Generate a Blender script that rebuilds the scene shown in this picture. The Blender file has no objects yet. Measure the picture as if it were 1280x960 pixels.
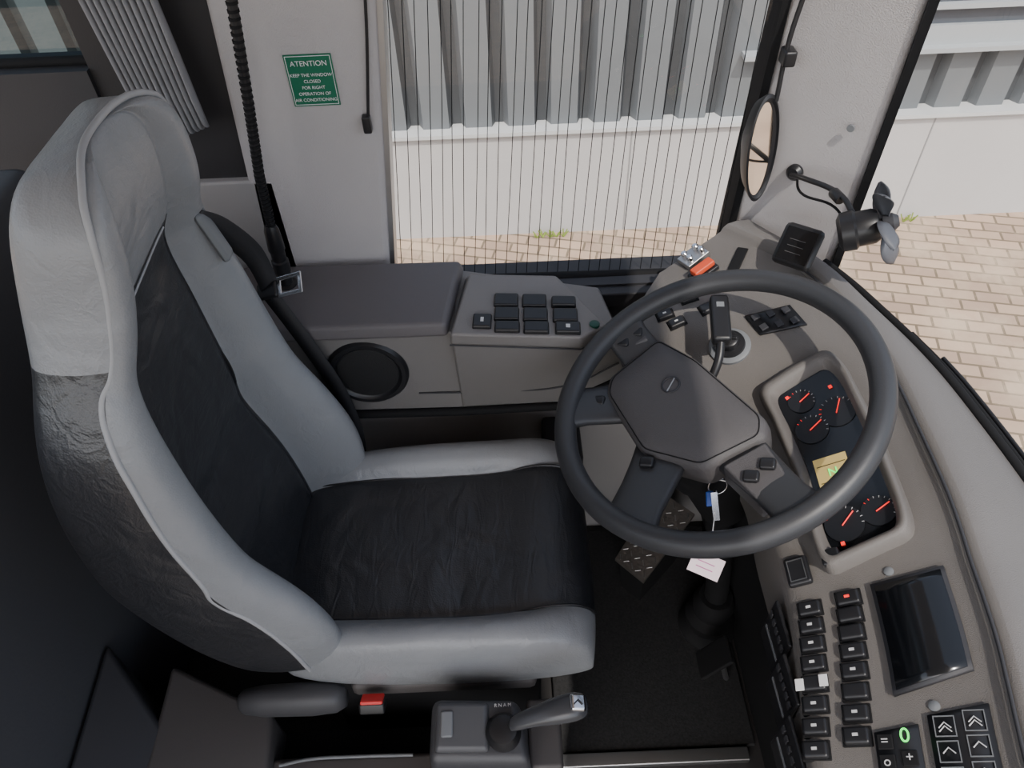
import bpy, math, random
from mathutils import Vector, Matrix
V=Vector
random.seed(3)
# ------------------------------------------------------------ materials
MATS={}
def mat(name,col,rough=.5,metal=0,bump=0,bscale=400,var=0,vscale=5,spec=.5,emis=None,es=0,btype='noise',coat=0):
    if name in MATS: return MATS[name]
    m=bpy.data.materials.new(name);m.use_nodes=True;nt=m.node_tree;b=nt.nodes['Principled BSDF']
    b.inputs['Base Color'].default_value=(*col,1);b.inputs['Roughness'].default_value=rough;b.inputs['Metallic'].default_value=metal
    b.inputs['Specular IOR Level'].default_value=spec;b.inputs['Coat Weight'].default_value=coat
    if emis: b.inputs['Emission Color'].default_value=(*emis,1);b.inputs['Emission Strength'].default_value=es
    tc=nt.nodes.new('ShaderNodeTexCoord')
    if bump:
        if btype=='noise':
            n=nt.nodes.new('ShaderNodeTexNoise');n.inputs['Scale'].default_value=bscale;n.inputs['Detail'].default_value=3;o=n.outputs['Fac']
        else:
            n=nt.nodes.new('ShaderNodeTexVoronoi');n.inputs['Scale'].default_value=bscale;o=n.outputs['Distance']
        nt.links.new(tc.outputs['Object'],n.inputs['Vector'])
        bp=nt.nodes.new('ShaderNodeBump');bp.inputs['Strength'].default_value=bump;bp.inputs['Distance'].default_value=.0008
        nt.links.new(o,bp.inputs['Height']);nt.links.new(bp.outputs[0],b.inputs['Normal'])
    if var:
        n2=nt.nodes.new('ShaderNodeTexNoise');n2.inputs['Scale'].default_value=vscale;n2.inputs['Detail'].default_value=5
        nt.links.new(tc.outputs['Object'],n2.inputs['Vector'])
        mx=nt.nodes.new('ShaderNodeMix');mx.data_type='RGBA'
        mx.inputs[6].default_value=(*[c*(1-var) for c in col],1);mx.inputs[7].default_value=(*[min(1,c*(1+var)) for c in col],1)
        nt.links.new(n2.outputs['Fac'],mx.inputs[0]);nt.links.new(mx.outputs[2],b.inputs['Base Color'])
    MATS[name]=m;return m
def leather(name,col,rough,dist,spec,wr):
    m=bpy.data.materials.new(name);m.use_nodes=True;nt=m.node_tree;b=nt.nodes['Principled BSDF']
    b.inputs['Base Color'].default_value=(*col,1);b.inputs['Roughness'].default_value=rough;b.inputs['Specular IOR Level'].default_value=spec
    tc=nt.nodes.new('ShaderNodeTexCoord')
    a=nt.nodes.new('ShaderNodeTexNoise');a.inputs['Scale'].default_value=8;a.inputs['Detail'].default_value=2.5;a.inputs['Distortion'].default_value=.6
    v=nt.nodes.new('ShaderNodeTexVoronoi');v.inputs['Scale'].default_value=420
    c=nt.nodes.new('ShaderNodeTexNoise');c.inputs['Scale'].default_value=26;c.inputs['Detail'].default_value=2;c.inputs['Distortion'].default_value=1.0
    wp_=nt.nodes.new('ShaderNodeMapping');wp_.inputs['Scale'].default_value=(1.3,.45,1.0)
    nt.links.new(tc.outputs['Object'],wp_.inputs[0]);nt.links.new(wp_.outputs[0],c.inputs['Vector'])
    nt.links.new(tc.outputs['Object'],a.inputs['Vector']);nt.links.new(tc.outputs['Object'],v.inputs['Vector'])
    mr=nt.nodes.new('ShaderNodeMath');mr.operation='PINGPONG';mr.inputs[1].default_value=.5;nt.links.new(c.outputs['Fac'],mr.inputs[0])
    b1=nt.nodes.new('ShaderNodeBump');b1.inputs['Strength'].default_value=.5;b1.inputs['Distance'].default_value=dist
    b3=nt.nodes.new('ShaderNodeBump');b3.inputs['Strength'].default_value=wr;b3.inputs['Distance'].default_value=.006
    b2=nt.nodes.new('ShaderNodeBump');b2.inputs['Strength'].default_value=.25;b2.inputs['Distance'].default_value=.001
    nt.links.new(a.outputs['Fac'],b1.inputs['Height']);nt.links.new(mr.outputs[0],b3.inputs['Height']);nt.links.new(v.outputs['Distance'],b2.inputs['Height'])
    nt.links.new(b1.outputs[0],b3.inputs['Normal']);nt.links.new(b3.outputs[0],b2.inputs['Normal']);nt.links.new(b2.outputs[0],b.inputs['Normal'])
    return m
GL=leather('grey_leather',(.27,.279,.291),.35,.018,.5,.35);BL=leather('black_leather',(.019,.020,.024),.40,.024,.9,.5)
PIPE=mat('piping',(.37,.375,.385),.5)
DASH=mat('dash_grey_plastic',(.152,.140,.130),.48,bump=.5,bscale=900,btype='vor')
DASHT=mat('dash_top_plastic',(.168,.158,.152),.52,bump=.5,bscale=800,btype='vor')
CONS=mat('console_plastic',(.21,.197,.19),.48,bump=.4,bscale=900,btype='vor')
LID=mat('armrest_vinyl',(.125,.115,.12),.48,bump=.4,bscale=900,btype='vor')
PIL=mat('pillar_textured',(.48,.455,.455),.6,bump=.6,bscale=500,btype='vor',var=.06,vscale=8)
BLK=mat('black_plastic',(.014,.014,.016),.38)
BLKM=mat('black_matte',(.009,.009,.010),.8,spec=.3)
DARK=mat('dark_trim',(.035,.035,.04),.6,bump=.3,bscale=400)
TAUPE=mat('taupe_plastic',(.085,.077,.076),.55,bump=.3,bscale=500)
WHL=mat('wheel_rubber',(.040,.041,.045),.42,bump=.25,bscale=800)
HUB=mat('wheel_hub_grey',(.085,.080,.082),.5,bump=.5,bscale=900,btype='vor')
CHR=mat('chrome',(.75,.75,.76),.2,1)
STEEL=mat('brushed_steel',(.5,.5,.5),.4,1)
WHT=mat('white_paint',(.8,.8,.8),.5)
RED=mat('red_plastic',(.75,.03,.03),.4)
ORG=mat('orange_plastic',(.75,.09,.03),.4)
REDL=mat('red_backlight',(.8,.02,.02),.4,emis=(1,.03,.02),es=1.2)
GRNL=mat('green_led',(.05,.8,.1),.4,emis=(.1,1,.15),es=1.6)
AMB=mat('amber_lcd',(.50,.38,.14),.4,emis=(.5,.36,.12),es=.45)
LCDINK=mat('lcd_ink',(.06,.05,.02),.5)
ICON=mat('icon_white',(.6,.6,.6),.5)
SCR=mat('screen_glass',(.008,.009,.011),.15)
GREEN=mat('sign_green',(.004,.15,.08),.45)
FABRIC=mat('curtain_fabric',(.27,.27,.285),.85,bump=.5,bscale=500)
GREYB=mat('grey_button',(.18,.19,.2),.5)
PAPER=mat('paper_tag',(.75,.62,.68),.7)
BLUE=mat('blue_plastic',(.02,.08,.4),.4)
def glassm(name,gl=.06,tint=(1,1,1)):
    m=bpy.data.materials.new(name);m.use_nodes=True;nt=m.node_tree;nt.nodes.clear()
    o=nt.nodes.new('ShaderNodeOutputMaterial');mx=nt.nodes.new('ShaderNodeMixShader');t=nt.nodes.new('ShaderNodeBsdfTransparent');g=nt.nodes.new('ShaderNodeBsdfGlossy')
    t.inputs[0].default_value=(*tint,1);g.inputs['Roughness'].default_value=.02;mx.inputs[0].default_value=gl
    nt.links.new(t.outputs[0],mx.inputs[1]);nt.links.new(g.outputs[0],mx.inputs[2]);nt.links.new(mx.outputs[0],o.inputs[0]);return m
GLASS=glassm('window_glass',.035,(.95,.955,.955))
# ------------------------------------------------------------ helpers
col=bpy.context.scene.collection
def group(name,loc=(0,0,0)):
    e=bpy.data.objects.new(name,None);e.location=loc;e.empty_display_size=.05;col.objects.link(e);return e
def link(ob,parent=None):
    col.objects.link(ob)
    if parent: ob.parent=parent;ob.matrix_parent_inverse=Matrix.Translation(-V(parent.location))
    return ob
def mesh(name,vs,fs,mats,parent=None,smooth=False,bevel=0,seg=2,sub=0,fm=None,ang=None):
    me=bpy.data.meshes.new(name);me.from_pydata([tuple(v) for v in vs],[],fs)
    if not isinstance(mats,(list,tuple)): mats=[mats]
    for m in mats: me.materials.append(m)
    if fm:
        for p,i in zip(me.polygons,fm): p.material_index=i
    import bmesh
    bm=bmesh.new();bm.from_mesh(me);bmesh.ops.recalc_face_normals(bm,faces=bm.faces);bm.to_mesh(me);bm.free()
    if smooth: me.shade_smooth()
    if smooth and ang: me.set_sharp_from_angle(angle=math.radians(ang))
    ob=bpy.data.objects.new(name,me);link(ob,parent)
    if bevel:
        b=ob.modifiers.new('b','BEVEL');b.width=bevel;b.segments=seg;b.limit_method='ANGLE';b.angle_limit=math.radians(30)
        me.shade_smooth();w=ob.modifiers.new('w','WEIGHTED_NORMAL')
    if sub:
        s=ob.modifiers.new('s','SUBSURF');s.levels=sub;s.render_levels=sub
    return ob
FR0=(V((0,0,0)),V((1,0,0)),V((0,1,0)),V((0,0,1)))
def obox(name,fr,a,b,c,m,parent=None,bevel=0,taper=1,seg=2):
    """box in frame fr=(o,e1,e2,n) ; a,b,c=(min,max) along axes"""
    o,e1,e2,n=fr;vs=[]
    ca=(a[0]+a[1])/2;cb=(b[0]+b[1])/2
    for k in (0,1):
        s=taper if k else 1
        for (i,j) in((0,0),(1,0),(1,1),(0,1)):
            vs.append(o+e1*(ca+(a[i]-ca)*s)+e2*(cb+(b[j]-cb)*s)+n*c[k])
    fs=[(0,1,2,3),(4,5,6,7),(0,1,5,4),(1,2,6,5),(2,3,7,6),(3,0,4,7)]
    return mesh(name,vs,fs,m,parent,bevel=bevel,seg=seg)
def box(name,x,y,z,m,parent=None,bevel=0,taper=1): return obox(name,FR0,x,y,z,m,parent,bevel,taper)
def prism(name,bot,top,m,parent=None,bevel=0,seg=2):
    n=len(bot);fs=[tuple(range(n)),tuple(range(n,2*n))]+[(i,(i+1)%n,n+(i+1)%n,n+i) for i in range(n)]
    return mesh(name,list(bot)+list(top),fs,m,parent,bevel=bevel,seg=seg)
def tube(name,pts,r,m,parent=None,cyc=False,smooth=True,res=4,radii=None):
    cu=bpy.data.curves.new(name,'CURVE');cu.dimensions='3D';cu.bevel_depth=r;cu.bevel_resolution=res;cu.use_fill_caps=True
    if smooth and len(pts)>2:
        s=cu.splines.new('BEZIER');s.bezier_points.add(len(pts)-1)
        for i,p in enumerate(pts):
            bp=s.bezier_points[i];bp.co=p;bp.handle_left_type=bp.handle_right_type='AUTO'
            if radii: bp.radius=radii[i]
        s.resolution_u=8
    else:
        s=cu.splines.new('POLY');s.points.add(len(pts)-1)
        for i,p in enumerate(pts):
            s.points[i].co=(*p,1)
            if radii: s.points[i].radius=radii[i]
    s.use_cyclic_u=cyc
    cu.materials.append(m);return link(bpy.data.objects.new(name,cu),parent)
def basis(n,up=None):
    n=V(n).normalized();up=V(up or (0,0,1))
    if abs(n.dot(up))>.98: up=V((1,0,0))
    e1=up.cross(n).normalized();return e1,n.cross(e1),n
def lathe(name,o,axis,prof,m,parent=None,N=32,up=None,ell=1,fr=None,mats=None):
    """prof: list of (r,h,[matidx])"""
    e1,e2,n=fr if fr else basis(axis,up);o=V(o);vs=[];fs=[];fm=[]
    for p in prof:
        for k in range(N):
            a=2*math.pi*k/N;vs.append(o+n*p[1]+(e1*math.cos(a)+e2*math.sin(a)*ell)*p[0])
    for i in range(len(prof)-1):
        for k in range(N):
            fs.append((i*N+k,i*N+(k+1)%N,(i+1)*N+(k+1)%N,(i+1)*N+k));fm.append(prof[i][2] if len(prof[i])>2 else 0)
    fs.append(tuple(range(N)));fm.append(0);fs.append(tuple(range((len(prof)-1)*N,len(prof)*N)));fm.append(prof[-1][2] if len(prof[-1])>2 else 0)
    return mesh(name,vs,fs,mats or m,parent,smooth=True,fm=fm,ang=35)
def loft(name,rings,mats,matfn=None,parent=None,closed=True,caps=True,sub=0,smooth=True,ang=None):
    n=len(rings[0]);vs=[p for r in rings for p in r];fs=[];fm=[]
    for i in range(len(rings)-1):
        for j in range(n if closed else n-1):
            k=(j+1)%n;fs.append((i*n+j,i*n+k,(i+1)*n+k,(i+1)*n+j));fm.append(matfn(i,j) if matfn else 0)
    if caps and closed:
        fs.append(tuple(range(n)));fm.append(matfn(0,0) if matfn else 0)
        fs.append(tuple(range((len(rings)-1)*n,len(rings)*n)));fm.append(matfn(len(rings)-2,n//2) if matfn else 0)
    return mesh(name,vs,fs,mats,parent,smooth=smooth,sub=sub,fm=fm,ang=ang)
def text(name,body,fr,size,m,parent=None,align='CENTER',lift=.0006):
    cu=bpy.data.curves.new(name,'FONT');cu.body=body;cu.size=size;cu.align_x=align;cu.align_y='CENTER';cu.extrude=.0002
    cu.materials.append(m);ob=bpy.data.objects.new(name,cu);o,e1,e2,n=fr;o=o+n*lift
    M=Matrix(((e1.x,e2.x,n.x,o.x),(e1.y,e2.y,n.y,o.y),(e1.z,e2.z,n.z,o.z),(0,0,0,1)))
    link(ob,parent)
    ob.matrix_basis=M
    return ob
# ------------------------------------------------------------ camera
th=math.radians(46.5);ro=math.radians(2.5)
d=V((0,math.cos(th),-math.sin(th)));r=V((1,0,0));u=V((0,math.sin(th),math.cos(th)))
R=math.cos(ro)*r-math.sin(ro)*u;U=math.sin(ro)*r+math.cos(ro)*u
cd=bpy.data.cameras.new('camera');cam=bpy.data.objects.new('camera',cd);col.objects.link(cam)
cd.sensor_width=36;cd.lens=930/1280*36;cd.clip_start=.02
cam.matrix_world=Matrix(((R.x,U.x,-d.x,0),(R.y,U.y,-d.y,0),(R.z,U.z,-d.z,1.65),(0,0,0,1)))
bpy.context.scene.camera=cam
# ------------------------------------------------------------ driver seat
seat=group('driver_seat',(-.2,.7,0));YC=.70
st=[ # z,xc,xb,xr,hw,yc
(.43,-.38,-.31,-.45,.19,.70),(.50,-.388,-.280,-.49,.208,.70),(.60,-.402,-.277,-.53,.218,.70),(.69,-.422,-.305,-.553,.222,.70),(.765,-.452,-.345,-.563,.222,.70),(.80,-.440,-.36,-.565,.222,.70),
(.90,-.447,-.378,-.56,.22,.702),(.99,-.450,-.390,-.545,.212,.706),(1.05,-.455,-.402,-.53,.198,.712),(1.09,-.450,-.408,-.52,.182,.720),(1.115,-.432,-.398,-.515,.170,.724),(1.16,-.416,-.385,-.508,.152,.729),
(1.20,-.407,-.380,-.498,.143,.731),(1.24,-.402,-.379,-.487,.134,.732),(1.272,-.404,-.385,-.477,.112,.734),(1.288,-.414,-.404,-.460,.07,.735)]
half=[(0,0,0),(.25,0,0),(.45,.03,0),(.56,.1,0),(.60,-.05,0),(.65,.45,0),(.75,.95,0),(.87,1.0,0),(.96,.85,0),(1.0,.45,0),(1.02,.3,1),(1.0,.7,1),(.93,.98,1),(.6,1,1),(0,1,1)]
prof=[(t,s,k) for t,s,k in half]+[(-t,s,k) for t,s,k in half[-2:0:-1]]
NP=len(prof)
rings=[]
for z,xc,xb,xr,hw,yc in st:
    ring=[]
    for t,s,k in prof:
        x1=xc+.45*(xb-xc)
        x=xc+s*(xb-xc) if k==0 else x1+(xr-x1)*s
        ring.append(V((x,yc+t*hw,z+(.012*t if .7<z<1.15 else 0))))
    rings.append(ring)
def mf(i,j):
    t0,s0,k0=prof[j];t1,s1,k1=prof[(j+1)%NP];z=st[i][0]
    tm=(abs(t0)+abs(t1))/2
    if z<1.10:
        if k0 or k1: return 1
        return 1 if tm<.61 else 0
    return 0
loft('backrest',rings,[GL,BL],mf,seat,sub=2)
jn=next(j for j,p in enumerate(prof) if p[0]==-1.0 and p[2]==0);jf=next(j for j,p in enumerate(prof) if p[0]==1.0 and p[2]==0)
def off(p,dx,dy,dz=0): return p+V((dx,dy,dz))
tube('piping_outer',[off(rg[jn],-.003,.003) for rg in rings[:-1]]+[off(rings[-1][0],-.005,0,.002)]+[off(rg[jf],-.003,-.003) for rg in rings[:-1]][::-1],.0038,PIPE,seat)
jn6=next(j for j,p in enumerate(prof) if p[0]==-.6 and p[2]==0);jf6=next(j for j,p in enumerate(prof) if p[0]==.6 and p[2]==0)
for nm,j in(('seam_near',jn6),('seam_far',jf6)):
    tube(nm,[off(rg[j],.004,0) for rg in rings[1:10]],.002,BLK,seat)
tube('head_seam',[off(rings[10][j],.0015,0,0) for j in list(range(jn6+2,NP))+list(range(0,jf6-1))],.0014,PIPE,seat)
# cushion
cs=[(-.43,.50,.51,.17,.43),(-.37,.515,.535,.20,.415),(-.25,.520,.553,.21,.41),(-.12,.516,.558,.213,.41),(-.03,.520,.558,.213,.41),(.02,.536,.557,.212,.41),(.06,.540,.55,.21,.413),(.095,.526,.532,.207,.42),(.113,.495,.50,.202,.43),(.115,.465,.467,.196,.44),(.105,.45,.452,.185,.445)]
ch=[(0,0,0),(.25,0,0),(.5,.03,0),(.63,.12,0),(.665,-.08,0),(.71,.5,0),(.79,.95,0),(.88,1.0,0),(.96,.7,0),(1.0,.1,0),(1.03,.4,1),(1.02,.8,1),(.95,1,1),(.5,1,1),(0,1,1)]
cp=[(t,s,k) for t,s,k in ch]+[(-t,s,k) for t,s,k in ch[-2:0:-1]]
cr=[]
for x,zt,zb,hw,zl in cs:
    ring=[]
    for t,s,k in cp:
        z1=zt+.1*(zb-zt)-.006
        if k==0:z=zt+s*(zb-zt)-(.006 if abs(t)>=.99 else 0)
        else:z=z1+(zl-z1)*s
        ring.append(V((x+(.012*(1-abs(t)**3) if x>.05 else 0),YC+t*hw,z)))
    cr.append(ring)
NC=len(cp)
def mf2(i,j):
    t0,s0,k0=cp[j];t1,s1,k1=cp[(j+1)%NC]
    return 1 if (abs(t0)+abs(t1))/2<.67 else 0
loft('cushion',cr,[GL,BL],mf2,seat,sub=2)
for nm,sg in(('cushion_seam_near',-1),('cushion_seam_far',1)):
    j=next(j for j,p in enumerate(cp) if abs(p[0]-sg*.665)<1e-6)
    tube(nm,[off(rg[j],0,0,.003) for rg in cr[1:9]],.0018,BLK,seat)
box('suspension_base',(-.36,.03),(.54,.87),(.06,.41),BLKM,seat,bevel=.01)
box('base_skirt_near',(-.29,.02),(.488,.54),(.385,.425),TAUPE,seat,bevel=.012)
box('front_skirt',(.0,.07),(.53,.87),(.33,.43),DARK,seat,bevel=.01)
box('floor_mount',(-.38,.03),(.51,.9),(0,.06),DARK,seat,bevel=.01)
# recliner cover capsule
loft('recliner_cover',[[V((x,.478+rr*math.cos(a)*.8,.415+rr*math.sin(a))) for a in [k*math.pi/8 for k in range(16)]] for x,rr in((-.47,.015),(-.462,.024),(-.43,.03),(-.35,.032),(-.31,.028),(-.295,.018))],[mat('recliner_grey',(.055,.055,.06),.5)],None,seat)
# ------------------------------------------------------------ seat belt
belt=group('seat_belt',(-.4,.94,.9))
def strap(name,pts,wv,w,m,parent):
    vs=[];fs=[]
    P=[V(p) for p in pts]
    Q=[]
    for i in range(len(P)-1):
        p0=P[max(0,i-1)];p1=P[i];p2=P[i+1];p3=P[min(len(P)-1,i+2)]
        for k in range(6):
            t=k/6;Q.append(.5*((2*p1)+(p2-p0)*t+(2*p0-5*p1+4*p2-p3)*t*t+(3*p1-p0-3*p2+p3)*t**3))
    Q.append(P[-1])
    for q in Q: vs+= [q-V(wv)*w/2,q+V(wv)*w/2]
    for i in range(len(Q)-1): fs.append((2*i,2*i+1,2*i+3,2*i+2))
    ob=mesh(name,vs,fs,m,parent,smooth=True);s=ob.modifiers.new('so','SOLIDIFY');s.thickness=.002;return ob
WEB=mat('belt_webbing',(.022,.022,.025),.6,bump=.4,bscale=600)
strap('shoulder_strap',[(-.418,.862,1.09),(-.400,.89,1.055),(-.385,.935,.975),(-.385,.957,.89)],V((.75,.1,.65)).normalized(),.040,WEB,belt)
strap('lap_strap',[(-.392,.957,.89),(-.352,.957,.76),(-.322,.957,.64),(-.31,.95,.52),(-.32,.93,.42)],V((.95,-.1,.3)).normalized(),.03,WEB,belt)
fb=(V((-.380,.95,.895)),V((.8,-.2,.35)).normalized(),V((-.1,.75,.6)).normalized(),None)
n_=fb[1].cross(fb[2]).normalized();e2_=n_.cross(fb[1]);fb=(fb[0],fb[1],e2_,n_)
obox('tongue_sleeve',fb,(-.03,.012),(-.014,.014),(-.004,.006),BLK,belt,bevel=.004)
def ringrect(name,fr,w,h,t,dep,m,parent,bevel=.001):
    o,e1,e2,n=fr
    out=[(-w/2,-h/2),(w/2,-h/2),(w/2,h/2),(-w/2,h/2)];inn=[(-w/2+t,-h/2+t),(w/2-t,-h/2+t),(w/2-t,h/2-t),(-w/2+t,h/2-t)]
    vs=[o+e1*a+e2*b for a,b in out+inn]+[o+e1*a+e2*b+n*dep for a,b in out+inn];fs=[]
    for i in range(4):
        k=(i+1)%4;fs+=[(i,k,4+k,4+i),(8+i,8+k,12+k,12+i),(i,k,8+k,8+i),(4+i,4+k,12+k,12+i)]
    return mesh(name,vs,fs,m,parent,bevel=bevel)
ringrect('tongue_plate',(fb[0]+fb[1]*.038,fb[1],fb[2],fb[3]),.050,.034,.007,.003,CHR,belt)
obox('shoulder_guide',(V((-.404,.866,1.065)),V((.25,.0,-.97)).normalized(),V((0,1,0)),V((.97,0,.25)).normalized()),(-.035,.045),(-.014,.014),(-.004,.008),GREYB,belt,bevel=.006)
# buckle
bk=group('seat_belt_buckle',(-.245,.455,.45))
obox('buckle_body',(V((-.248,.462,.425)),V((1,0,0)),V((0,.8,-.6)),V((0,.6,.8))),(-.021,.021),(-.014,.014),(-.012,.008),BLK,bk,bevel=.004)
obox('release_button',(V((-.248,.462,.425)),V((1,0,0)),V((0,.8,-.6)),V((0,.6,.8))),(-.018,.018),(-.013,.011),(.004,.012),RED,bk,bevel=.002)
# ------------------------------------------------------------ steering wheel
sw=group('steering_wheel',(.291,.73,.83))
phi=math.radians(24);psi=math.radians(10)
e=V((math.cos(phi)*math.cos(psi),math.cos(phi)*math.sin(psi),math.sin(phi)));f=V((-math.sin(psi),math.cos(psi),0));n=e.cross(f).normalized()
wc=V((.291,.73,.83));WR=.247
def wp(a,b,h=0): return wc+e*(a*WR)+f*(b*WR)+n*h
rr=WR-.0175
NT=96
vs=[];fs=[]
for i in range(NT):
    A=2*math.pi*i/NT
    for k in range(14):
        B=2*math.pi*k/14
        rad=rr+.0175*math.cos(B);vs.append(wc+(e*math.cos(A)+f*math.sin(A))*rad+n*(.0185*math.sin(B)))
for i in range(NT):
    for k in range(14):
        fs.append((i*14+k,((i+1)%NT)*14+k,((i+1)%NT)*14+(k+1)%14,i*14+(k+1)%14))
mesh('rim',vs,fs,WHL,sw,smooth=True)
def spoke(name,ang,ha,hb,w0,w1):
    a=math.radians(ang);dirv=V((math.cos(a),math.sin(a)));p0=V((ha,hb));p1=dirv*.93
    dd=(p1-p0).normalized();side=V((-dd.y,dd.x))
    rgs=[]
    for q in (0,.25,.5,.75,.92,1.0):
        p=p0.lerp(p1,q);w=w0+(w1-w0)*q+ (.08*max(0,q-.7)/.3);h=-.04+(.04)*q**1.5
        rg=[]
        for k in range(16):
            B=2*math.pi*k/16;cb_=math.cos(B);sb_=math.sin(B)
            rg.append(wp(p.x+side.x*w/2*math.copysign(abs(cb_)**.6,cb_),p.y+side.y*w/2*math.copysign(abs(cb_)**.6,cb_),h+.011*math.copysign(abs(sb_)**.6,sb_)))
        rgs.append(rg)
    loft(name,rgs,[WHL],None,sw)
spoke('spoke_upper_left',109,-.22,.50,.32,.24)
spoke('spoke_upper_right',279,.0,-.28,.32,.22)
spoke('spoke_lower_left',153,-.45,.38,.34,.26)
spoke('spoke_lower_right',217,-.38,-.08,.36,.28)
hubp=[(-.11,.71),(.05,.40),(.24,-.24),(.18,-.36),(-.22,-.38),(-.51,-.10),(-.585,.46),(-.52,.58)]
def roundpoly(P,m=4):
    out=[]
    for i,p in enumerate(P):
        p=V(p);a=V(P[i-1]);b=V(P[(i+1)%len(P)])
        la=min(.45,.045/(a-p).length);lb=min(.45,.045/(b-p).length)
        A=p+(a-p)*la;B=p+(b-p)*lb
        for k in range(m+1):
            t=k/m;out.append((A*(1-t)+p*t)*(1-t)+(p*(1-t)+B*t)*t)
    return out
hubr=roundpoly(hubp)
hc=V((sum(p.x for p in hubr)/len(hubr),sum(p.y for p in hubr)/len(hubr)))
def hubring(s,h): return [wp(hc.x+(p.x-hc.x)*s,hc.y+(p.y-hc.y)*s,h) for p in hubr]
loft('airbag_hub',[hubring(.85,-.09),hubring(.98,-.068),hubring(1,-.045),hubring(.99,-.030),hubring(.96,-.021),hubring(.90,-.017),hubring(.6,-.0125),hubring(.25,-.011)],[HUB],None,sw)
tube('hub_groove',[p+n*.001 for p in hubring(.915,-.018)],.0009,BLKM,sw,cyc=True,smooth=False)
prism('upper_pad_left',[wp(a,b,-.06) for a,b in((-.42,.68),(-.15,.68),(-.14,.84),(-.34,.88))],[wp(a,b,-.012) for a,b in((-.40,.70),(-.17,.70),(-.16,.83),(-.34,.865))],HUB,sw,bevel=.004)
prism('upper_pad_right',[wp(a,b,-.06) for a,b in((-.14,-.40),(.17,-.37),(.19,-.66),(-.04,-.72))],[wp(a,b,-.012) for a,b in((-.11,-.42),(.155,-.39),(.17,-.64),(-.03,-.70))],HUB,sw,bevel=.004)
for i,(a,b) in enumerate([(-.33,.76),(-.22,.79),(.0,-.56),(.11,-.53),(-.635,.42),(-.50,-.17)]):
    o=wp(a,b,-.009 if i<4 else -.018)
    obox('button_%d'%(i+1),(o,(e*.85+f*-.5).normalized(),(f*.85+e*.5).normalized(),n),(-.011,.011),(-.009,.009),(-.02,.004),BLK,sw,bevel=.004)
em=(wp(-.17,.26,-.0105))
tube('emblem_ring',[em+(e*math.cos(t)+f*math.sin(t))*.014 for t in [k*math.pi/12 for k in range(24)]],.0016,DARK,sw,cyc=True,smooth=False)
tube('emblem_bar',[em-e*.010-f*.009,em+e*.010+f*.009],.0012,STEEL,sw)
# column
lathe('steering_column',wc-n*.06+e*(-.05),(-n),[(.06,-.01),(.065,.03),(.06,.10),(.05,.12),(.045,.24)],BLKM,sw)
tube('column_shaft',[wc-n*.26-e*.05,V((.41,.76,.25)),V((.43,.76,.02))],.025,BLKM,sw)
lathe('column_boot',(.42,.76,0),(0,0,1),[(.06,0.012),(.065,.03),(.05,.05),(.055,.08),(.04,.1),(.045,.13),(.035,.16)],BLKM,sw)
# stalk
sf=(V((.338,.885,.845)),V((.12,.97,.2)).normalized(),V((-.9,.35,.0)).normalized(),None);nn=sf[1].cross(sf[2]).normalized();nn=nn if nn.z>0 else -nn;sf=(sf[0],sf[1],nn.cross(sf[1]),nn)
obox('stalk_head',sf,(-.045,.045),(-.015,.015),(-.012,.012),BLK,sw,bevel=.006)
obox('stalk_wiper_icon',sf,(.018,.028),(-.006,.006),(.012,.0124),GREYB,sw)
tube('stalk_arm',[V((.30,.79,.77)),V((.325,.82,.815)),V((.333,.85,.838))],.007,BLK,sw)
# ------------------------------------------------------------ dashboard
dash=group('dashboard',(.5,.6,.8))
ST=[((.28,1.10,.77),(.40,1.145,.83),(.455,1.165,.84)),
((.225,1.0,.76),(.495,1.02,.84),(.55,1.035,.835)),
((.25,.90,.75),(.54,.88,.845),(.605,.89,.835)),
((.33,.80,.74),(.557,.77,.845),(.638,.77,.835)),
((.365,.69,.73),(.553,.64,.845),(.66,.645,.83)),
((.36,.58,.725),(.545,.52,.845),(.675,.53,.825)),
((.358,.475,.72),(.535,.44,.84),(.685,.445,.82)),
((.342,.36,.72),(.52,.345,.84),(.695,.345,.81)),
((.318,.24,.72),(.493,.237,.84),(.70,.237,.80)),
((.295,.12,.72),(.465,.12,.84),(.70,.12,.80)),
((.27,0,.72),(.43,0,.84),(.70,0,.80))]
ST=[tuple(V(p) for p in s) for s in ST]
def cat(i,s):
    k=min(int(s),len(ST)-2);t=s-k
    p0=ST[max(0,k-1)][i];p1=ST[k][i];p2=ST[k+1][i];p3=ST[min(len(ST)-1,k+2)][i]
    return .5*((2*p1)+(p2-p0)*t+(2*p0-5*p1+4*p2-p3)*t*t+(3*p1-p0-3*p2+p3)*t**3)
def S(s,t): return cat(0,s).lerp(cat(1,s),t)
def fr(s,t,h=0,rot=0):
    o=S(s,t);e1=(S(min(s+.05,10),t)-S(max(s-.05,0),t)).normalized();e2=(S(s,t+.05)-S(s,t-.05));e2=(e2-e1*e2.dot(e1)).normalized()
    nn=e1.cross(e2);nn=nn if nn.z>0 else -nn
    if rot:
        c,s_=math.cos(rot),math.sin(rot);e1,e2=e1*c+e2*s_,e2*c-e1*s_
    return (o+nn*h,e1,e2,nn)
rings=[];N=60
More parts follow.
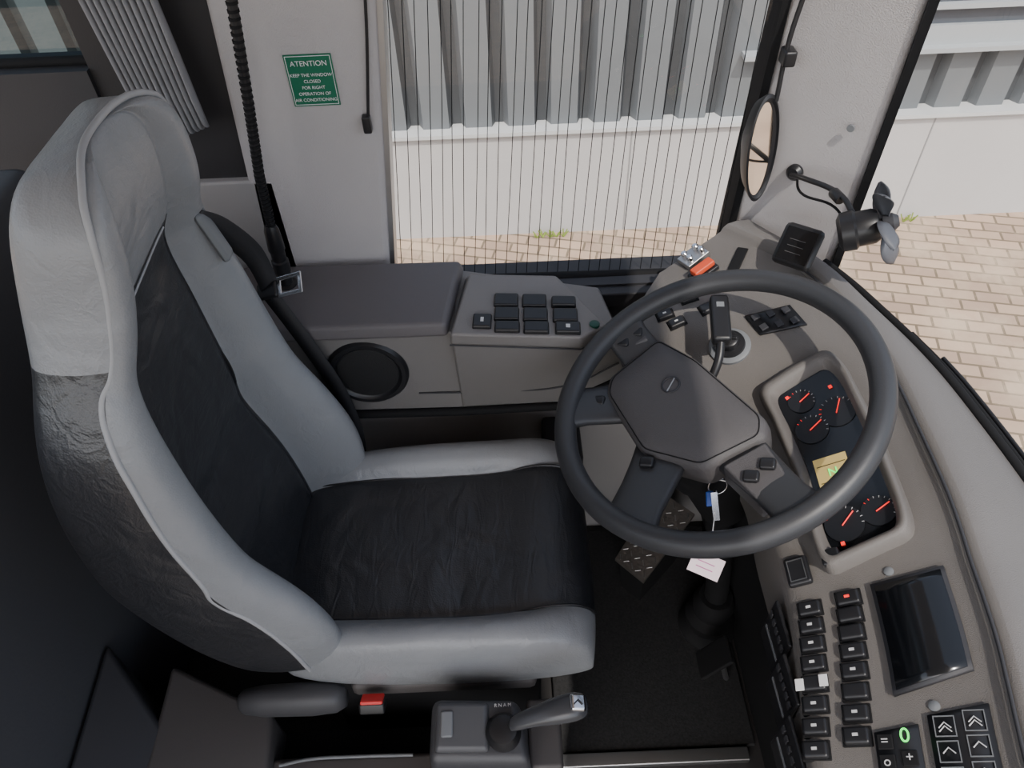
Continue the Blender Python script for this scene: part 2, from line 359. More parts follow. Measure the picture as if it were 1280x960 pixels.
for i in range(N+1):
    s=10*i/N;A,B,Cc=cat(0,s),cat(1,s),cat(2,s)
    out=(Cc-B);out.z=0;out=out.normalized()
    rg=[V((.48,A.y,.0)),V((A.x+.06,A.y,A.z-.15)),V((A.x+.01,A.y,A.z-.13)),A+V((.0,0,-.01)),A+(B-A).normalized()*.006+V((0,0,.001))]
    rg+=[A.lerp(B,q) for q in(.1,.3,.5,.7,.9)]
    rg+=[B+V((0,0,.0)),B+V((0,0,.008))+out*.003,B+V((0,0,.014))+out*.012,B+V((0,0,.015))+out*.03]
    rg+=[(B+V((0,0,.013))+out*.04).lerp(Cc,q) for q in(.0,.33,.66,1)]
    rg+=[Cc+out*.015+V((0,0,-.03)),Cc+out*.02+V((0,0,-.3))]
    rings.append(rg)
def dm(i,j): return 1 if j<1 else (2 if j>=12 else 0)
loft('dash_body',rings,[DASH,BLKM,DASHT],dm,dash,closed=False,smooth=True,ang=50)
tube('ridge_trim',[cat(1,s)+V((0,0,.009)) for s in [k*.5 for k in range(2,21)]],.0022,DARK,dash)
def plate(name,s0,s1,t0,t1,h,m,parent,corner=0,ns=12,th=.003,sh=0):
    vs=[];fs=[]
    for i in range(ns+1):
        s=s0+(s1-s0)*i/ns
        for t in(t0,t1):
            q=fr(s-sh*(t-t0),t,h);vs.append(q[0])
    for i in range(ns): fs.append((2*i,2*i+1,2*i+3,2*i+2))
    ob=mesh(name,vs,fs,m,parent,smooth=True);so=ob.modifiers.new('so','SOLIDIFY');so.thickness=th;so.offset=0;return ob
def sy(y): return 6+(.475-y)/.1175 if y<.475 else 6-(y-.475)/.105
def rocker(name,s,t,w,h,m=BLK,rot=0,icon=None,dep=.008):
    F_=fr(s,t,0,rot)
    obox(name+'_bezel',F_,(-w/2-.001,w/2+.001),(-h/2-.001,h/2+.001),(-.004,.0015),BLKM,dash,bevel=.001)
    o=obox(name,F_,(-w/2,w/2),(-h/2,h/2),(-.004,dep),m,dash,bevel=.0035,taper=.9)
    if icon: obox(name+'_icon',(F_[0]+F_[3]*dep,*F_[1:]),(-w*.08,w*.08),(-h*.10,h*.10),(0,.0004),icon,dash)
    return F_
for i in range(8):
    y=.444-.0245*i
    rocker('switch_inner_%d'%(i+1),sy(y),.115-.010*i,.0205,.031,icon=None if i==4 else ICON)
    rocker('switch_outer_%d'%(i+1),sy(y+.006),.345-.011*i,.0205,.031,icon=REDL if i==0 else (ICON if i not in(1,2,5) else None))
for k,t in enumerate((.0,.135)): 
    F_=fr(sy(.345),t,.0);obox('label_%d'%k,F_,(-.007,.007),(-.005,.005),(.008,.0095),WHT,dash)
# screen
s0,s1=sy(.458),sy(.318)
plate('screen_bezel',s0-.04,s1+.04,.485,.885,.003,DARK,dash,th=.006,sh=.25)
plate('display_screen',s0,s1,.505,.865,.0065,SCR,dash,th=.001,sh=.25)
for (s,t) in((s0-.20,.60),(s1+.2,.67),(2.55,.08)):
    lathe('screw_cap_%d'%int(s*10),fr(s,t)[0],fr(s,t)[3],[(.006,-.002),(.006,.002),(.003,.0035)],GREYB,dash,N=16)
# climate modules
def tf(F_,h): return (F_[0]+F_[3]*h,F_[2],F_[3].cross(F_[2]),F_[3])
plate('climate_panel',sy(.278),sy(.20),.36,.58,.002,BLK,dash,th=.004)
F_=fr(sy(.268),.51);text('climate_digit','0',tf(F_,.0045),.022,GRNL,dash)
for i in range(3):
    for j in range(2):
        F_=fr(sy(.266-.021*i),.41+.11*j);
        if (i,j)!=(0,1): obox('climate_key_%d'%(i*2+j),F_,(-.008,.008),(-.008,.008),(.003,.006),BLKM,dash,bevel=.001);text('climate_icon_%d'%(i*2+j),['=','','o','+','%','-'][i*2+j],tf(F_,.0062),.014,ICON,dash)
plate('keypad_panel',sy(.285),sy(.195),.63,.92,.002,BLK,dash,th=.004)
for i in range(3):
    for j in range(2):
        F_=fr(sy(.270-.026*i),.705+.14*j)
        ringrect('keypad_key_%d'%(i*2+j),(F_[0]+F_[3]*.004,F_[1],F_[2],F_[3]),.022,.021,.001,.001,GREYB,dash,bevel=0)
        for k in range(2 if i==0 else 1):
            c=F_[0]+F_[3]*.0052+F_[1]*(.004*k-.002)
            tube('keypad_icon_%d%d'%(i*2+j,k),[c-F_[2]*.006+F_[1]*.004,c-F_[1]*.002,c+F_[2]*.006+F_[1]*.004],.0007,ICON,dash,smooth=False)
# radio stack on inner vertical face
for k in range(4):
    ya,yb=.47-.075*k,.405-.075*k
    s=sy((ya+yb)/2);A=cat(0,s)
    obox('radio_unit_%d'%(k+1),(A+V((-.004,0,-.065)),V((0,-1,0)),V((0,0,1)),V((-1,0,0))),(-.033,.033),(-.05,.05),(0,.006),BLK,dash,bevel=.003)
    for q in range(5):
        obox('radio_key_%d%d'%(k,q),(A+V((-.01,.024-.012*q,-.04)),V((0,-1,0)),V((0,0,1)),V((-1,0,0))),(-.004,.004),(-.006,.006),(0,.003),DARK,dash,bevel=.001)
    obox('radio_slot_%d'%(k+1),(A+V((-.0105,0,-.075)),V((0,-1,0)),V((0,0,1)),V((-1,0,0))),(-.026,.026),(-.003,.003),(0,.001),GREYB,dash)
# instrument cluster
c0,c1=3.0,5.45
def cring(sc,h,ta=.32,tb=.73,a=c0,b=c1,n=8):
    cs_,ct=(a+b)/2,(ta+tb)/2;pts=[]
    for k in range(4*n):
        A=2*math.pi*k/(4*n)
        ca,sa=math.cos(A),math.sin(A);p=.24
        x=math.copysign(abs(ca)**p,ca);y=math.copysign(abs(sa)**p,sa)
        pts.append(fr(cs_+(b-a)/2*x*sc[0]-.17*y*sc[1],ct+(tb-ta)/2*y*sc[1],h)[0])
    return pts
loft('cluster_hood',[cring((1.22,1.42),-.002),cring((1.18,1.34),.018),cring((1.12,1.24),.023),cring((1.06,1.12),.018),cring((1.0,1.0),.002)],[DASH],None,dash,caps=False)
vs=[];fs=[]
def cf(u_,v_,h=.0055):
    """cluster-local: u along s 0..1, v across 0..1"""
    y=2*v_-1;return fr(c0+(c1-c0)*u_-.17*y,.32+.41*v_,h)
for i in range(13):
    for j in range(7): vs.append(cf(i/12*1.0,j/6*1.0,.004)[0])
for i in range(12):
    for j in range(6): fs.append((i*7+j,i*7+j+1,(i+1)*7+j+1,(i+1)*7+j))
mesh('cluster_face',vs,fs,SCR,dash,smooth=True)
def gauge(i,u_,v_,r_,a0):
    F_=cf(u_,v_);o,e1,e2,nn=F_
    lathe('gauge_dial_%d'%i,o,nn,[(r_,-.001),(r_,.0006)],mat('dial_face',(.014,.015,.018),.4),dash,N=24)
    for k in range(9):
        A=a0-.9+k*.35;dv=e1*math.cos(A)+e2*math.sin(A)
        tube('gauge_tick_%d_%d'%(i,k),[o+dv*r_*.86+nn*.001,o+dv*r_*.98+nn*.001],.0004,REDL if k>6 else ICON,dash)
    dv=e1*math.cos(a0)+e2*math.sin(a0)
    tube('gauge_needle_%d'%i,[o-dv*r_*.15+nn*.002,o+dv*r_*.8+nn*.002],.0008,REDL,dash)
gauge(1,.10,.36,.020,1.9);gauge(2,.27,.30,.024,2.0);gauge(3,.26,.76,.026,2.6);gauge(4,.85,.30,.026,2.3);gauge(5,.86,.80,.022,2.0)
F_=cf(.555,.36);obox('trip_display',F_,(-.028,.028),(-.023,.023),(-.001,.002),AMB,dash)
text('trip_letter','N',tf(F_,.0025),.018,GRNL,dash)
for k in(-1,1): obox('trip_line_%d'%(k+1),(F_[0]+F_[1]*(.014*k),*F_[1:]),(-.0006,.0006),(-.020,.020),(.002,.0024),LCDINK,dash)
for k,(s,t) in enumerate(((.04,.20),(.12,.84),(.5,.86),(.96,.20))):
    obox('warning_lamp_%d'%k,cf(s,t,.006),(-.0025,.0025),(-.0025,.0025),(-.001,.0006),REDL,dash)
F_=fr(5.68,.32,.0);obox('dimmer_switch',F_,(-.011,.011),(-.012,.012),(0,.02),BLK,dash,bevel=.003)
F_=fr(5.78,.10,.0);obox('key_fob',F_,(-.02,.02),(-.016,.016),(0,.012),BLK,dash,bevel=.004);ringrect('fob_ring',(F_[0]+F_[3]*.012,*F_[1:]),.03,.022,.0012,.001,STEEL,dash,bevel=0)
# left wing controls
F_=fr(2.08,.38);lathe('light_knob_base',F_[0],F_[3],[(.034,-.002),(.034,.004),(.028,.007)],GREYB,dash)
lathe('light_knob_dial',F_[0],F_[3],[(.026,.006),(.025,.012),(.017,.013),(.016,.026),(.013,.028)],BLK,dash)
obox('light_knob_grip',(F_[0]+F_[3]*.026,(F_[1]+F_[2]).normalized(),(F_[2]-F_[1]).normalized(),F_[3]),(-.015,.015),(-.003,.003),(-.01,.006),BLK,dash,bevel=.002)
plate('hvac_module',1.62,2.0,.56,.80,.002,BLK,dash,th=.004)
for i in range(2):
    for j in range(3):
        F_=fr(1.7+.2*i,.60+.08*j);obox('hvac_key_%d'%(i*3+j),F_,(-.006,.006),(-.006,.006),(.004,.008),DARK,dash,bevel=.001)
for k,(s,t,w,h) in enumerate(((.75,.28,.024,.03),(1.2,.18,.02,.03),(1.42,.22,.02,.03),(1.3,.42,.022,.03),(1.0,.35,.02,.03))):
    rocker('wing_switch_%d'%(k+1),s,t,w,h,BLK,icon=ICON if k in(1,2) else None)
F_=fr(.62,.80,0,.5);obox('air_slot',F_,(-.010,.010),(-.028,.028),(0,.004),BLKM,dash,bevel=.003)
F_=fr(.62,.52,0,.3);obox('hazard_switch_base',F_,(-.014,.014),(-.026,.026),(0,.01),BLK,dash,bevel=.003)
obox('hazard_switch',(F_[0]+F_[3]*.01,*F_[1:]),(-.009,.009),(-.022,.022),(0,.012),ORG,dash,bevel=.003)
F_=fr(.26,.52,0,.3);obox('door_valve_plate',F_,(-.018,.018),(-.024,.024),(.0,.012),STEEL,dash,bevel=.002)
for a,b in((-.008,-.012),(.008,-.012),(-.006,.012),(.008,.014)): lathe('valve_bolt_%d'%int(a*1000+b*100),F_[0]+F_[1]*a+F_[2]*b,F_[3],[(.006,.01),(.006,.022),(.004,.024)],CHR,dash,N=12)
# ------------------------------------------------------------ display on dash corner
hd=group('dash_display_unit',(.49,1.0,.9))
q0=V((.488,1.01,.890));nn=V((-.55,-.5,.67)).normalized();e1_,e2_,nn=basis(nn)
c_,s_=math.cos(.12),math.sin(.12);e1_,e2_=e1_*c_+e2_*s_,e2_*c_-e1_*s_
ff=(q0,e1_,e2_,nn)
obox('display_housing',ff,(-.034,.034),(-.036,.036),(-.012,.006),BLK,hd,bevel=.009)
obox('display_face',ff,(-.026,.026),(-.028,.028),(.006,.0068),SCR,hd)
for k in range(3): obox('display_text_%d'%k,ff,(-.015,.012),(.008-.011*k,.0088-.011*k),(.0068,.0073),mat('dim_text',(.09,.09,.09),.5),hd)
tube('display_stem',[q0-nn*.01,q0-nn*.03+V((.01,0,-.02)),V((.515,1.02,.84))],.008,BLK,hd)
# ------------------------------------------------------------ fan
fan=group('dashboard_fan',(.54,.94,.97))
foot=V((.505,1.135,.955))
ax=V((.80,-.20,.34)).normalized()
m0=V((.522,.950,.958))
lathe('fan_foot',foot,V((-.65,-.76,.1)),[(.014,-.01),(.014,.006),(.009,.012)],BLK,fan)
tube('fan_arm',[foot+V((-.01,-.01,0)),V((.50,1.08,.975)),V((.53,1.0,.99)),m0+ax*.015+V((0,0.01,.02))],.0045,BLK,fan)
tube('fan_cable',[foot+V((.0,-.01,0)),V((.495,1.07,.955)),V((.525,1.0,.97)),m0+ax*.01],.0022,BLKM,fan)
lathe('arm_joint',V((.527,1.01,.985)),V((.2,-1,0)),[(.008,-.012),(.009,-.01),(.009,.01),(.008,.012)],BLK,fan,N=16)
lathe('fan_motor',m0,ax,[(.020,-.006),(.030,0),(.031,.018),(.027,.022),(.027,.045),(.023,.052),(.008,.054),(.008,.066)],BLK,fan)
hubc=m0+ax*.066
a1,a2,_=basis(ax)
lathe('fan_hub',hubc,ax,[(.013,-.008),(.014,.006),(.008,.014)],DARK,fan,N=20)
BLADE=mat('fan_blade_grey',(.10,.105,.12),.5)
for k in range(5):
    A=2*math.pi*k/5+.1;vs=[];fs=[]
    for i in range(10):
        rad=.009+.058*i/9
        w=[.005,.008,.011,.014,.0165,.0175,.017,.0145,.010,.0018][i]
        for j in range(5):
            t=(j/4-.5)*2
            Ac=A+.55*(i/9)**1.5
            cdir=a1*math.cos(Ac)+a2*math.sin(Ac);tdir=-a1*math.sin(Ac)+a2*math.cos(Ac)
            vs.append(hubc+cdir*rad+tdir*(t*w*.82)+ax*(t*w*.75-.004*t*t))
    for i in range(9):
        for j in range(4): fs.append((i*5+j,i*5+j+1,(i+1)*5+j+1,(i+1)*5+j))
    ob=mesh('fan_blade_%d'%(k+1),vs,fs,BLADE,fan,smooth=True);so=ob.modifiers.new('so','SOLIDIFY');so.thickness=.0012
# ------------------------------------------------------------ blind spot mirror on A pillar
bm_=group('blind_spot_mirror',(.437,1.15,.99))
mc=V((.440,1.145,.995));nn=V((.31,-.94,.13)).normalized()
e1_,e2_,nn=basis(nn)
lathe('mirror_housing',mc,nn,[(.03,-.045),(.078,-.022),(.092,-.002),(.094,.004),(.088,.006),(.081,.002)],BLK,bm_,N=40,fr=(e2_,e1_,nn),ell=.31)
lathe('mirror_glass',mc-e1_*.004,nn,[(.081,.001),(.081,.0035)],mat('mirror',(.80,.76,.70),.06,1),bm_,N=40,fr=(e2_,e1_,nn),ell=.25)
tube('mirror_bracket',[mc+V((.01,.01,.08)),mc+V((.012,.02,.17)),V((.462,1.17,1.25)),V((.472,1.17,1.6))],.004,BLK,bm_)
box('bracket_clamp',(.446,.466),(1.15,1.18),(1.13,1.155),BLK,bm_,bevel=.004)
# ------------------------------------------------------------ side console with armrest
sc=group('side_console',(-.1,1.05,.65))
prism('console_body_rear',[V((-.60,.995,.55)),V((-.098,.985,.55)),V((-.098,1.16,.55)),V((-.60,1.16,.55))],
 [V((-.60,.985,.762)),V((-.098,.975,.762)),V((-.098,1.16,.762)),V((-.60,1.16,.762))],CONS,sc,bevel=.004)
prism('console_body_front',[V((-.10,.985,.55)),V((.10,.975,.565)),V((.215,.985,.625)),V((.215,1.16,.625)),V((-.10,1.16,.55))],
 [V((-.102,.948,.765)),V((.118,.932,.755)),V((.203,.975,.725)),V((.18,1.16,.70)),V((-.102,1.16,.76))],CONS,sc,bevel=.006)
prism('switch_deck',[V((-.104,.943,.762)),V((.122,.926,.755)),V((.180,.965,.735)),V((.145,1.05,.72)),V((.10,1.15,.72)),V((-.085,1.15,.74))],
 [V((-.102,.940,.79)),V((.12,.923,.785)),V((.172,.967,.77)),V((.13,1.035,.775)),V((.09,1.10,.78)),V((-.07,1.10,.792))],CONS,sc,bevel=.005)
tube('deck_joint',[V((-.105,.942,.762)),V((.121,.925,.755)),V((.181,.966,.737))],.0016,DARK,sc,smooth=False)
prism('armrest_lid',[V((-.60,.962,.765)),V((-.108,.958,.765)),V((-.080,1.15,.765)),V((-.60,1.15,.765))],[V((-.60,.968,.795)),V((-.111,.963,.795)),V((-.088,1.14,.795)),V((-.60,1.15,.795))],LID,sc,bevel=.008,seg=3)
tube('lower_trim',[V((-.60,.99,.545)),V((-.1,.98,.545)),V((.10,.97,.56)),V((.218,.982,.62))],.009,BLKM,sc,smooth=False)
tube('face_groove',[V((-.18,.983,.60)),V((-.02,.974,.605)),V((.11,.960,.63)),V((.2,.972,.67))],.0018,DARK,sc)
spk=(V((-.267,.980,.668)));
lathe('speaker',spk,V((0,-1,.05)),[(.076,-.012),(.076,.004),(.071,.010),(.064,.010),(.060,.005),(.057,.004),(.03,.003)],BLK,sc,N=40)
lathe('speaker_mesh',spk,V((0,-1,.05)),[(.059,.003),(.056,.006),(.03,.008),(.01,.0085)],mat('speaker_mesh',(.012,.012,.013),.6,bump=1,bscale=700,btype='vor'),sc,N=32)
def csw(name,x,y,w,h,m=BLK,icon=False):
    z=.79-.004
    fx=(V((x,y,z+.004-(x+.1)*.02)),V((1,-.06,-.02)).normalized(),V((.06,1,0)).normalized(),V((.02,0,1)))
    obox(name,fx,(-w/2,w/2),(-h/2,h/2),(-.004,.007),m,sc,bevel=.003,taper=.93)
    if icon: obox(name+'_icon',fx,(-w*.08,w*.08),(-h*.15,h*.15),(.007,.0075),ICON,sc)
csw('mirror_knob',-.047,.968,.034,.036,BLK,True)
for i,x in enumerate((-.004,.046,.098)):
    for j,y in enumerate((1.022,.985)):
        csw('console_switch_%d%d'%(i,j),x,y-.004*i,.045,.034 if (i,j)!=(2,0) else .026)
csw('console_switch_30',-.004,.952,.045,.026);csw('console_switch_31',.046,.948,.045,.028);csw('console_switch_32',.10,.945,.045,.028,icon=True)
lathe('green_button',(.148,.962,.775),(0,0,1),[(.009,0),(.009,.005),(.005,.007)],mat('green_dark',(.01,.07,.05),.4),sc,N=16)
lathe('console_screw',(.165,.955,.725),(.3,-1,.2),[(.006,-.004),(.006,.002)],GREYB,sc,N=16)
box('footwell_box',(.06,.14),(.93,1.05),(.36,.44),DARK,sc,bevel=.008)
# ------------------------------------------------------------ gooseneck microphone
mic=group('gooseneck_microphone',(-.40,1.1,.8))
gp=[V((-.407,1.09,.80)),V((-.402,1.09,.92)),V((-.395,1.09,1.02)),V((-.378,1.09,1.14)),V((-.36,1.09,1.28)),V((-.348,1.09,1.45)),V((-.345,1.09,1.62))]
tube('gooseneck_core',gp,.0075,BLK,mic)
for i in range(70):
    s=i/69*5.0+.9;k=min(int(s),5);p=gp[k].lerp(gp[k+1],s-k) if k<6 else gp[6]
    if s<1.0: continue
    tube('gooseneck_rib_%d'%i,[p-V((0,0,.002)),p+V((0,0,.002))],.0088,BLKM,mic,smooth=False,res=3)
lathe('microphone_plug',(-.407,1.09,.794),(0.03,0.0,1),[(.020,0),(.020,.004),(.013,.006),(.013,.03),(.015,.032),(.015,.055),(.012,.057),(.013,.075),(.015,.08),(.013,.12),(.009,.13)],BLK,mic,N=20)
# ------------------------------------------------------------ gear selector
gs=group('gear_selector',(-.07,.39,.47))
SELG=mat('selector_body_grey',(.055,.056,.062),.45,bump=.3,bscale=500)
prism('selector_body',[V((-.15,.33,.30)),V((.01,.33,.30)),V((.01,.445,.30)),V((-.15,.445,.30))],[V((-.146,.35,.49)),V((.004,.345,.485)),V((-.012,.43,.505)),V((-.142,.435,.51))],SELG,gs,bevel=.014,seg=4)
prism('selector_top',[V((-.138,.36,.49)),V((-.055,.358,.488)),V((-.055,.425,.505)),V((-.135,.427,.508))],[V((-.134,.364,.502)),V((-.06,.362,.5)),V((-.06,.421,.516)),V((-.131,.423,.518))],mat('selector_grey',(.075,.077,.084),.45),gs,bevel=.005)
obox('selector_button',(V((-.118,.395,.511)),V((1,0,0)),V((0,.98,.2)),V((0,-.2,.98))),(-.009,.009),(-.018,.018),(-.002,.004),GREYB,gs,bevel=.003)
text('selector_letters','R N A M',(V((-.035,.420,.508)),V((1,.05,0)).normalized(),V((0,.98,.2)),V((0,-.2,.98))),.007,ICON,gs)
lathe('lever_pivot',(-.035,.385,.488),(0,-.1,1),[(.026,-.02),(.026,.02),(.020,.03),(.01,.033)],BLK,gs,N=24)
kn=[((-.03,.386,.52),.012),((.0,.390,.535),.013),((.03,.392,.548),.018),((.06,.395,.556),.022),((.082,.397,.556),.019),((.09,.398,.552),.010)]
loft('lever_knob',[[V((p[0],p[1]+rr_*math.cos(a),p[2]+rr_*.8*math.sin(a))) for a in [k*math.pi/8 for k in range(16)]] for p,rr_ in kn],[mat('knob_gloss',(.06,.062,.068),.25)],None,gs,sub=1)
obox('knob_badge',(V((.074,.396,.574)),V((1,0,-.25)).normalized(),V((0,1,0)),V((.25,0,1)).normalized()),(-.011,.011),(-.012,.012),(-.008,.002),CHR,gs,bevel=.004)
tube('badge_mark',[V((.068,.392,.579)),V((.074,.398,.578)),V((.08,.392,.576))],.001,BLK,gs,smooth=False)
box('selector_pedestal',(.0,.055),(.36,.47),(0,.40),TAUPE,gs,bevel=.008)
# ------------------------------------------------------------ room shell
floor=box('floor',(-1.6,.75),(-1.2,1.25),(-.06,0),mat('floor_vinyl',(.03,.028,.028),.6))
mat_=box('floor_mat',(.06,.47),(.50,1.03),(0,.012),mat('black_carpet',(.020,.020,.021),.95,bump=1,bscale=260,var=.85,vscale=220),bevel=.004)
thr=group('threshold_strip',(.25,.48,.01));box('strip',(.065,.45),(.47,.497),(0,.02),STEEL,thr,bevel=.003)
# footrest
fp=group('footrest_plate',(.28,.9,.1))
CHK=mat('checker_plate',(.22,.20,.185),.45,.8,bump=1,bscale=120,btype='vor')
pl=[(.215,.86,.15),(.27,.80,.15),(.40,.93,.21),(.33,1.0,.21)]
prism('plate',[V(p) for p in pl],[V(p)+V((0,.002,.005)) for p in pl],CHK,fp)
for a in range(5):
    for b in range(9):
        o=V(pl[0]).lerp(V(pl[1]),.1+.2*a).lerp(V(pl[3]).lerp(V(pl[2]),.1+.2*a),.06+.11*b)+V((0,.002,.0055))
        dv=V((.006,.0,.001)) if (a+b)%2 else V((0,.006,.002))
        tube('tread_%d%d'%(a,b),[o-dv,o+dv],.0012,STEEL,fp,res=1)
prism('plate_side',[V((.24,.87,.012)),V((.28,.83,.012)),V((.38,.93,.012)),V((.32,.98,.012))],[V((.225,.86,.148)),V((.27,.81,.148)),V((.39,.93,.205)),V((.33,.99,.205))],BLKM,fp)
ped=group('brake_pedal',(.43,.62,.1))
obox('pedal_pad',(V((.40,.64,.12)),V((0,1,0)),V((.5,0,.86)),V((-.86,0,.5))),(-.03,.03),(-.05,.05),(0,.01),BLKM,ped,bevel=.004)
tube('pedal_arm',[V((.41,.64,.12)),V((.44,.64,.012))],.006,STEEL,ped)
# left wall
LW=mat('light_wall_panel',(.36,.345,.34),.55,bump=.3,bscale=400)
wl=group('wall_left',(0,1.2,0))
box('lower_panel',(-1.6,.5),(1.05,1.25),(0,.54),LW,wl)
box('sill_panel',(-1.6,.5),(1.165,1.25),(.54,.70),DARK,wl)
box('rear_mid_panel',(-1.6,-.40),(1.165,1.25),(.70,.965),LW,wl,bevel=.006)
box('rear_dark_panel',(-.64,-.40),(1.18,1.25),(.965,1.9),mat('dark_wall_panel',(.028,.026,.028),.6,bump=.3,bscale=300),wl)
box('rear_sill',(-1.6,-.64),(1.17,1.25),(.965,1.165),DARK,wl)
prism('pillar_b',[V((-.468,1.165,.70)),V((-.235,1.165,.70)),V((-.235,1.24,.70)),V((-.468,1.24,.70))],[V((-.385,1.165,1.75)),V((-.125,1.165,1.75)),V((-.125,1.24,1.75)),V((-.385,1.24,1.75))],PIL,wl,bevel=.012,seg=3)
prism('pillar_seal',[V((-.238,1.185,.70)),V((-.226,1.185,.70)),V((-.226,1.24,.70)),V((-.238,1.24,.70))],[V((-.126,1.185,1.75)),V((-.114,1.185,1.75)),V((-.114,1.24,1.75)),V((-.126,1.24,1.75))],STEEL,wl)
tube('pillar_cord',[V((-.218,1.16,1.06)),V((-.19,1.16,1.25)),V((-.16,1.16,1.6))],.0025,BLK,wl)
box('cord_clip',(-.226,-.212),(1.15,1.165),(1.05,1.08),BLK,wl,bevel=.003)
tube('window_lower_seal',[V((-.23,1.2,.70)),V((.46,1.2,.69))],.012,BLKM,wl)
box('window_sill',(-.25,.46),(1.14,1.25),(.66,.695),DARK,wl,bevel=.004)
prism('pillar_a',[V((.432,1.20,.60)),V((.585,1.06,.60)),V((.62,1.13,.60)),V((.47,1.25,.60))],[V((.46,1.20,1.8)),V((.60,1.06,1.8)),V((.63,1.13,1.8)),V((.49,1.25,1.8))],PIL,wl,bevel=.014,seg=3)
prism('pillar_a_seal_side',[V((.426,1.195,.68)),V((.438,1.19,.68)),V((.46,1.25,.68)),V((.426,1.25,.68))],[V((.453,1.195,1.8)),V((.464,1.19,1.8)),V((.49,1.25,1.8)),V((.453,1.25,1.8))],BLKM,wl)
prism('pillar_a_seal_front',[V((.582,1.055,.8)),V((.591,1.045,.8)),V((.63,1.13,.8)),V((.615,1.13,.8))],[V((.597,1.055,1.8)),V((.607,1.045,1.8)),V((.64,1.13,1.8)),V((.63,1.13,1.8))],BLKM,wl)
lathe('pillar_screw',(.553,1.085,1.06),(-.65,-.76,0),[(.006,0),(.006,.004)],GREYB,wl,N=12)
# windows
w1=group('window_1',(.1,1.21,1.2))
mesh('side_glass',[V((-.24,1.215,.69)),V((.46,1.215,.69)),V((.47,1.215,1.8)),V((-.12,1.215,1.8))],[(0,1,2,3)],GLASS,w1)
for i in range(31):
    xb_=-.215+i*.0212;xt=xb_+.10-.10*i/30
    tube('defrost_wire_%d'%i,[V((xb_,1.212,.70)),V((xb_+.35*(xt-xb_)+random.uniform(-.003,.003),1.212,1.05)),V((xt,1.212,1.75))],.0008,BLKM,w1,res=1)
w2=group('window_2',(.65,.5,1.2))
vs=[];fs=[]
for i in range(41):
    s=1+9*i/40;c=cat(2,s);vs+=[c+V((.015,0,-.02)),c+V((.02,0,.5)),c+V((.0,0,1.0))]
for i in range(40):
    for j in range(2): fs.append((3*i+j,3*i+j+1,3*i+j+4,3*i+j+3))
mesh('windscreen_glass',vs,fs,GLASS,w2,smooth=True)
tube('windscreen_seal',[cat(2,1+.45*k)+V((.006,0,.0)) for k in range(21)],.007,BLKM,w2)
wip=group('windscreen_wiper',(.70,.6,.82))
tube('wiper_arm',[cat(2,s)+V((.021,0,-.008)) for s in (2.3,3,3.7,4.4,5.0)],.005,BLKM,wip)
tube('wiper_blade',[cat(2,s)+V((.030,0,-.006)) for s in (2.8,3.2,3.6,4.0,4.6)],.0035,BLK,wip)
w3=group('window_3',(-1.1,1.21,1.4))
mesh('rear_side_glass',[V((-1.6,1.215,1.165)),V((-.64,1.215,1.165)),V((-.64,1.215,1.9)),V((-1.6,1.215,1.9))],[(0,1,2,3)],glassm('rear_glass',.06,(.34,.43,.44)),w3)
tube('rear_window_seal',[V((-1.6,1.2,1.17)),V((-.64,1.2,1.17))],.008,BLKM,w3)
# rear partition / low cabinet
pt=group('wall_rear',(-.8,.4,.5))
prism('partition_panel',[V((-.80,-.6,0)),V((-.76,-.6,0)),V((-.76,1.05,0)),V((-.80,1.05,0))],[V((-.80,-.6,1.08)),V((-.72,-.6,1.08)),V((-.72,1.05,1.08)),V((-.80,1.05,1.08))],mat('partition_dark',(.075,.077,.086),.5,bump=.3,bscale=150),pt,bevel=.02)
prism('partition_wing',[V((-.76,.20,0)),V((-.56,.32,0)),V((-.55,.40,0)),V((-.76,.60,0))],[V((-.74,.20,.36)),V((-.60,.36,.30)),V((-.58,.42,.30)),V((-.74,.60,.40))],mat('wing_dark',(.035,.036,.042),.55),pt,bevel=.01)
cab=group('seat_side_cabinet',(-.5,.5,.2))
prism('cabinet_box',[V((-.66,.36,0)),V((-.45,.36,0)),V((-.45,.50,0)),V((-.66,.60,0))],[V((-.64,.40,.33)),V((-.44,.40,.30)),V((-.45,.50,.30)),V((-.64,.58,.34))],TAUPE,cab,bevel=.01)
box('cabinet_rail',(-.45,-.155),(.36,.435),(.0,.27),TAUPE,cab,bevel=.01)
box('cabinet_tray',(-.45,-.155),(.43,.50),(.0,.20),BLKM,cab)
tube('cabinet_cable',[V((-.43,.42,.276)),V((-.38,.425,.285)),V((-.3,.428,.28)),V((-.2,.428,.276))],.003,GREYB,cab)
# ------------------------------------------------------------ curtain
ct=group('window_curtain',(-.56,1.14,1.4))
vs=[];fs=[];NX=130;NZ=10
for j in range(NZ+1):
    z=1.055+.78*j/NZ
    for i in range(NX+1):
        q=i/NX;xl=-.565-.04*j/NZ*2;xr_=-.468-.02*j/NZ*2
        vs.append(V((xl+(xr_-xl)*q,1.135+.010*math.sin(q*2*math.pi*11+.3*math.sin(j)),z-(.006*math.cos(q*2*math.pi*11) if j==0 else 0)+(.035*q if j==0 else 0))))
for j in range(NZ):
    for i in range(NX): a=j*(NX+1)+i;fs.append((a,a+1,a+NX+2,a+NX+1))
ob=mesh('pleated_fabric',vs,fs,FABRIC,ct,smooth=True);so=ob.modifiers.new('so','SOLIDIFY');so.thickness=.002
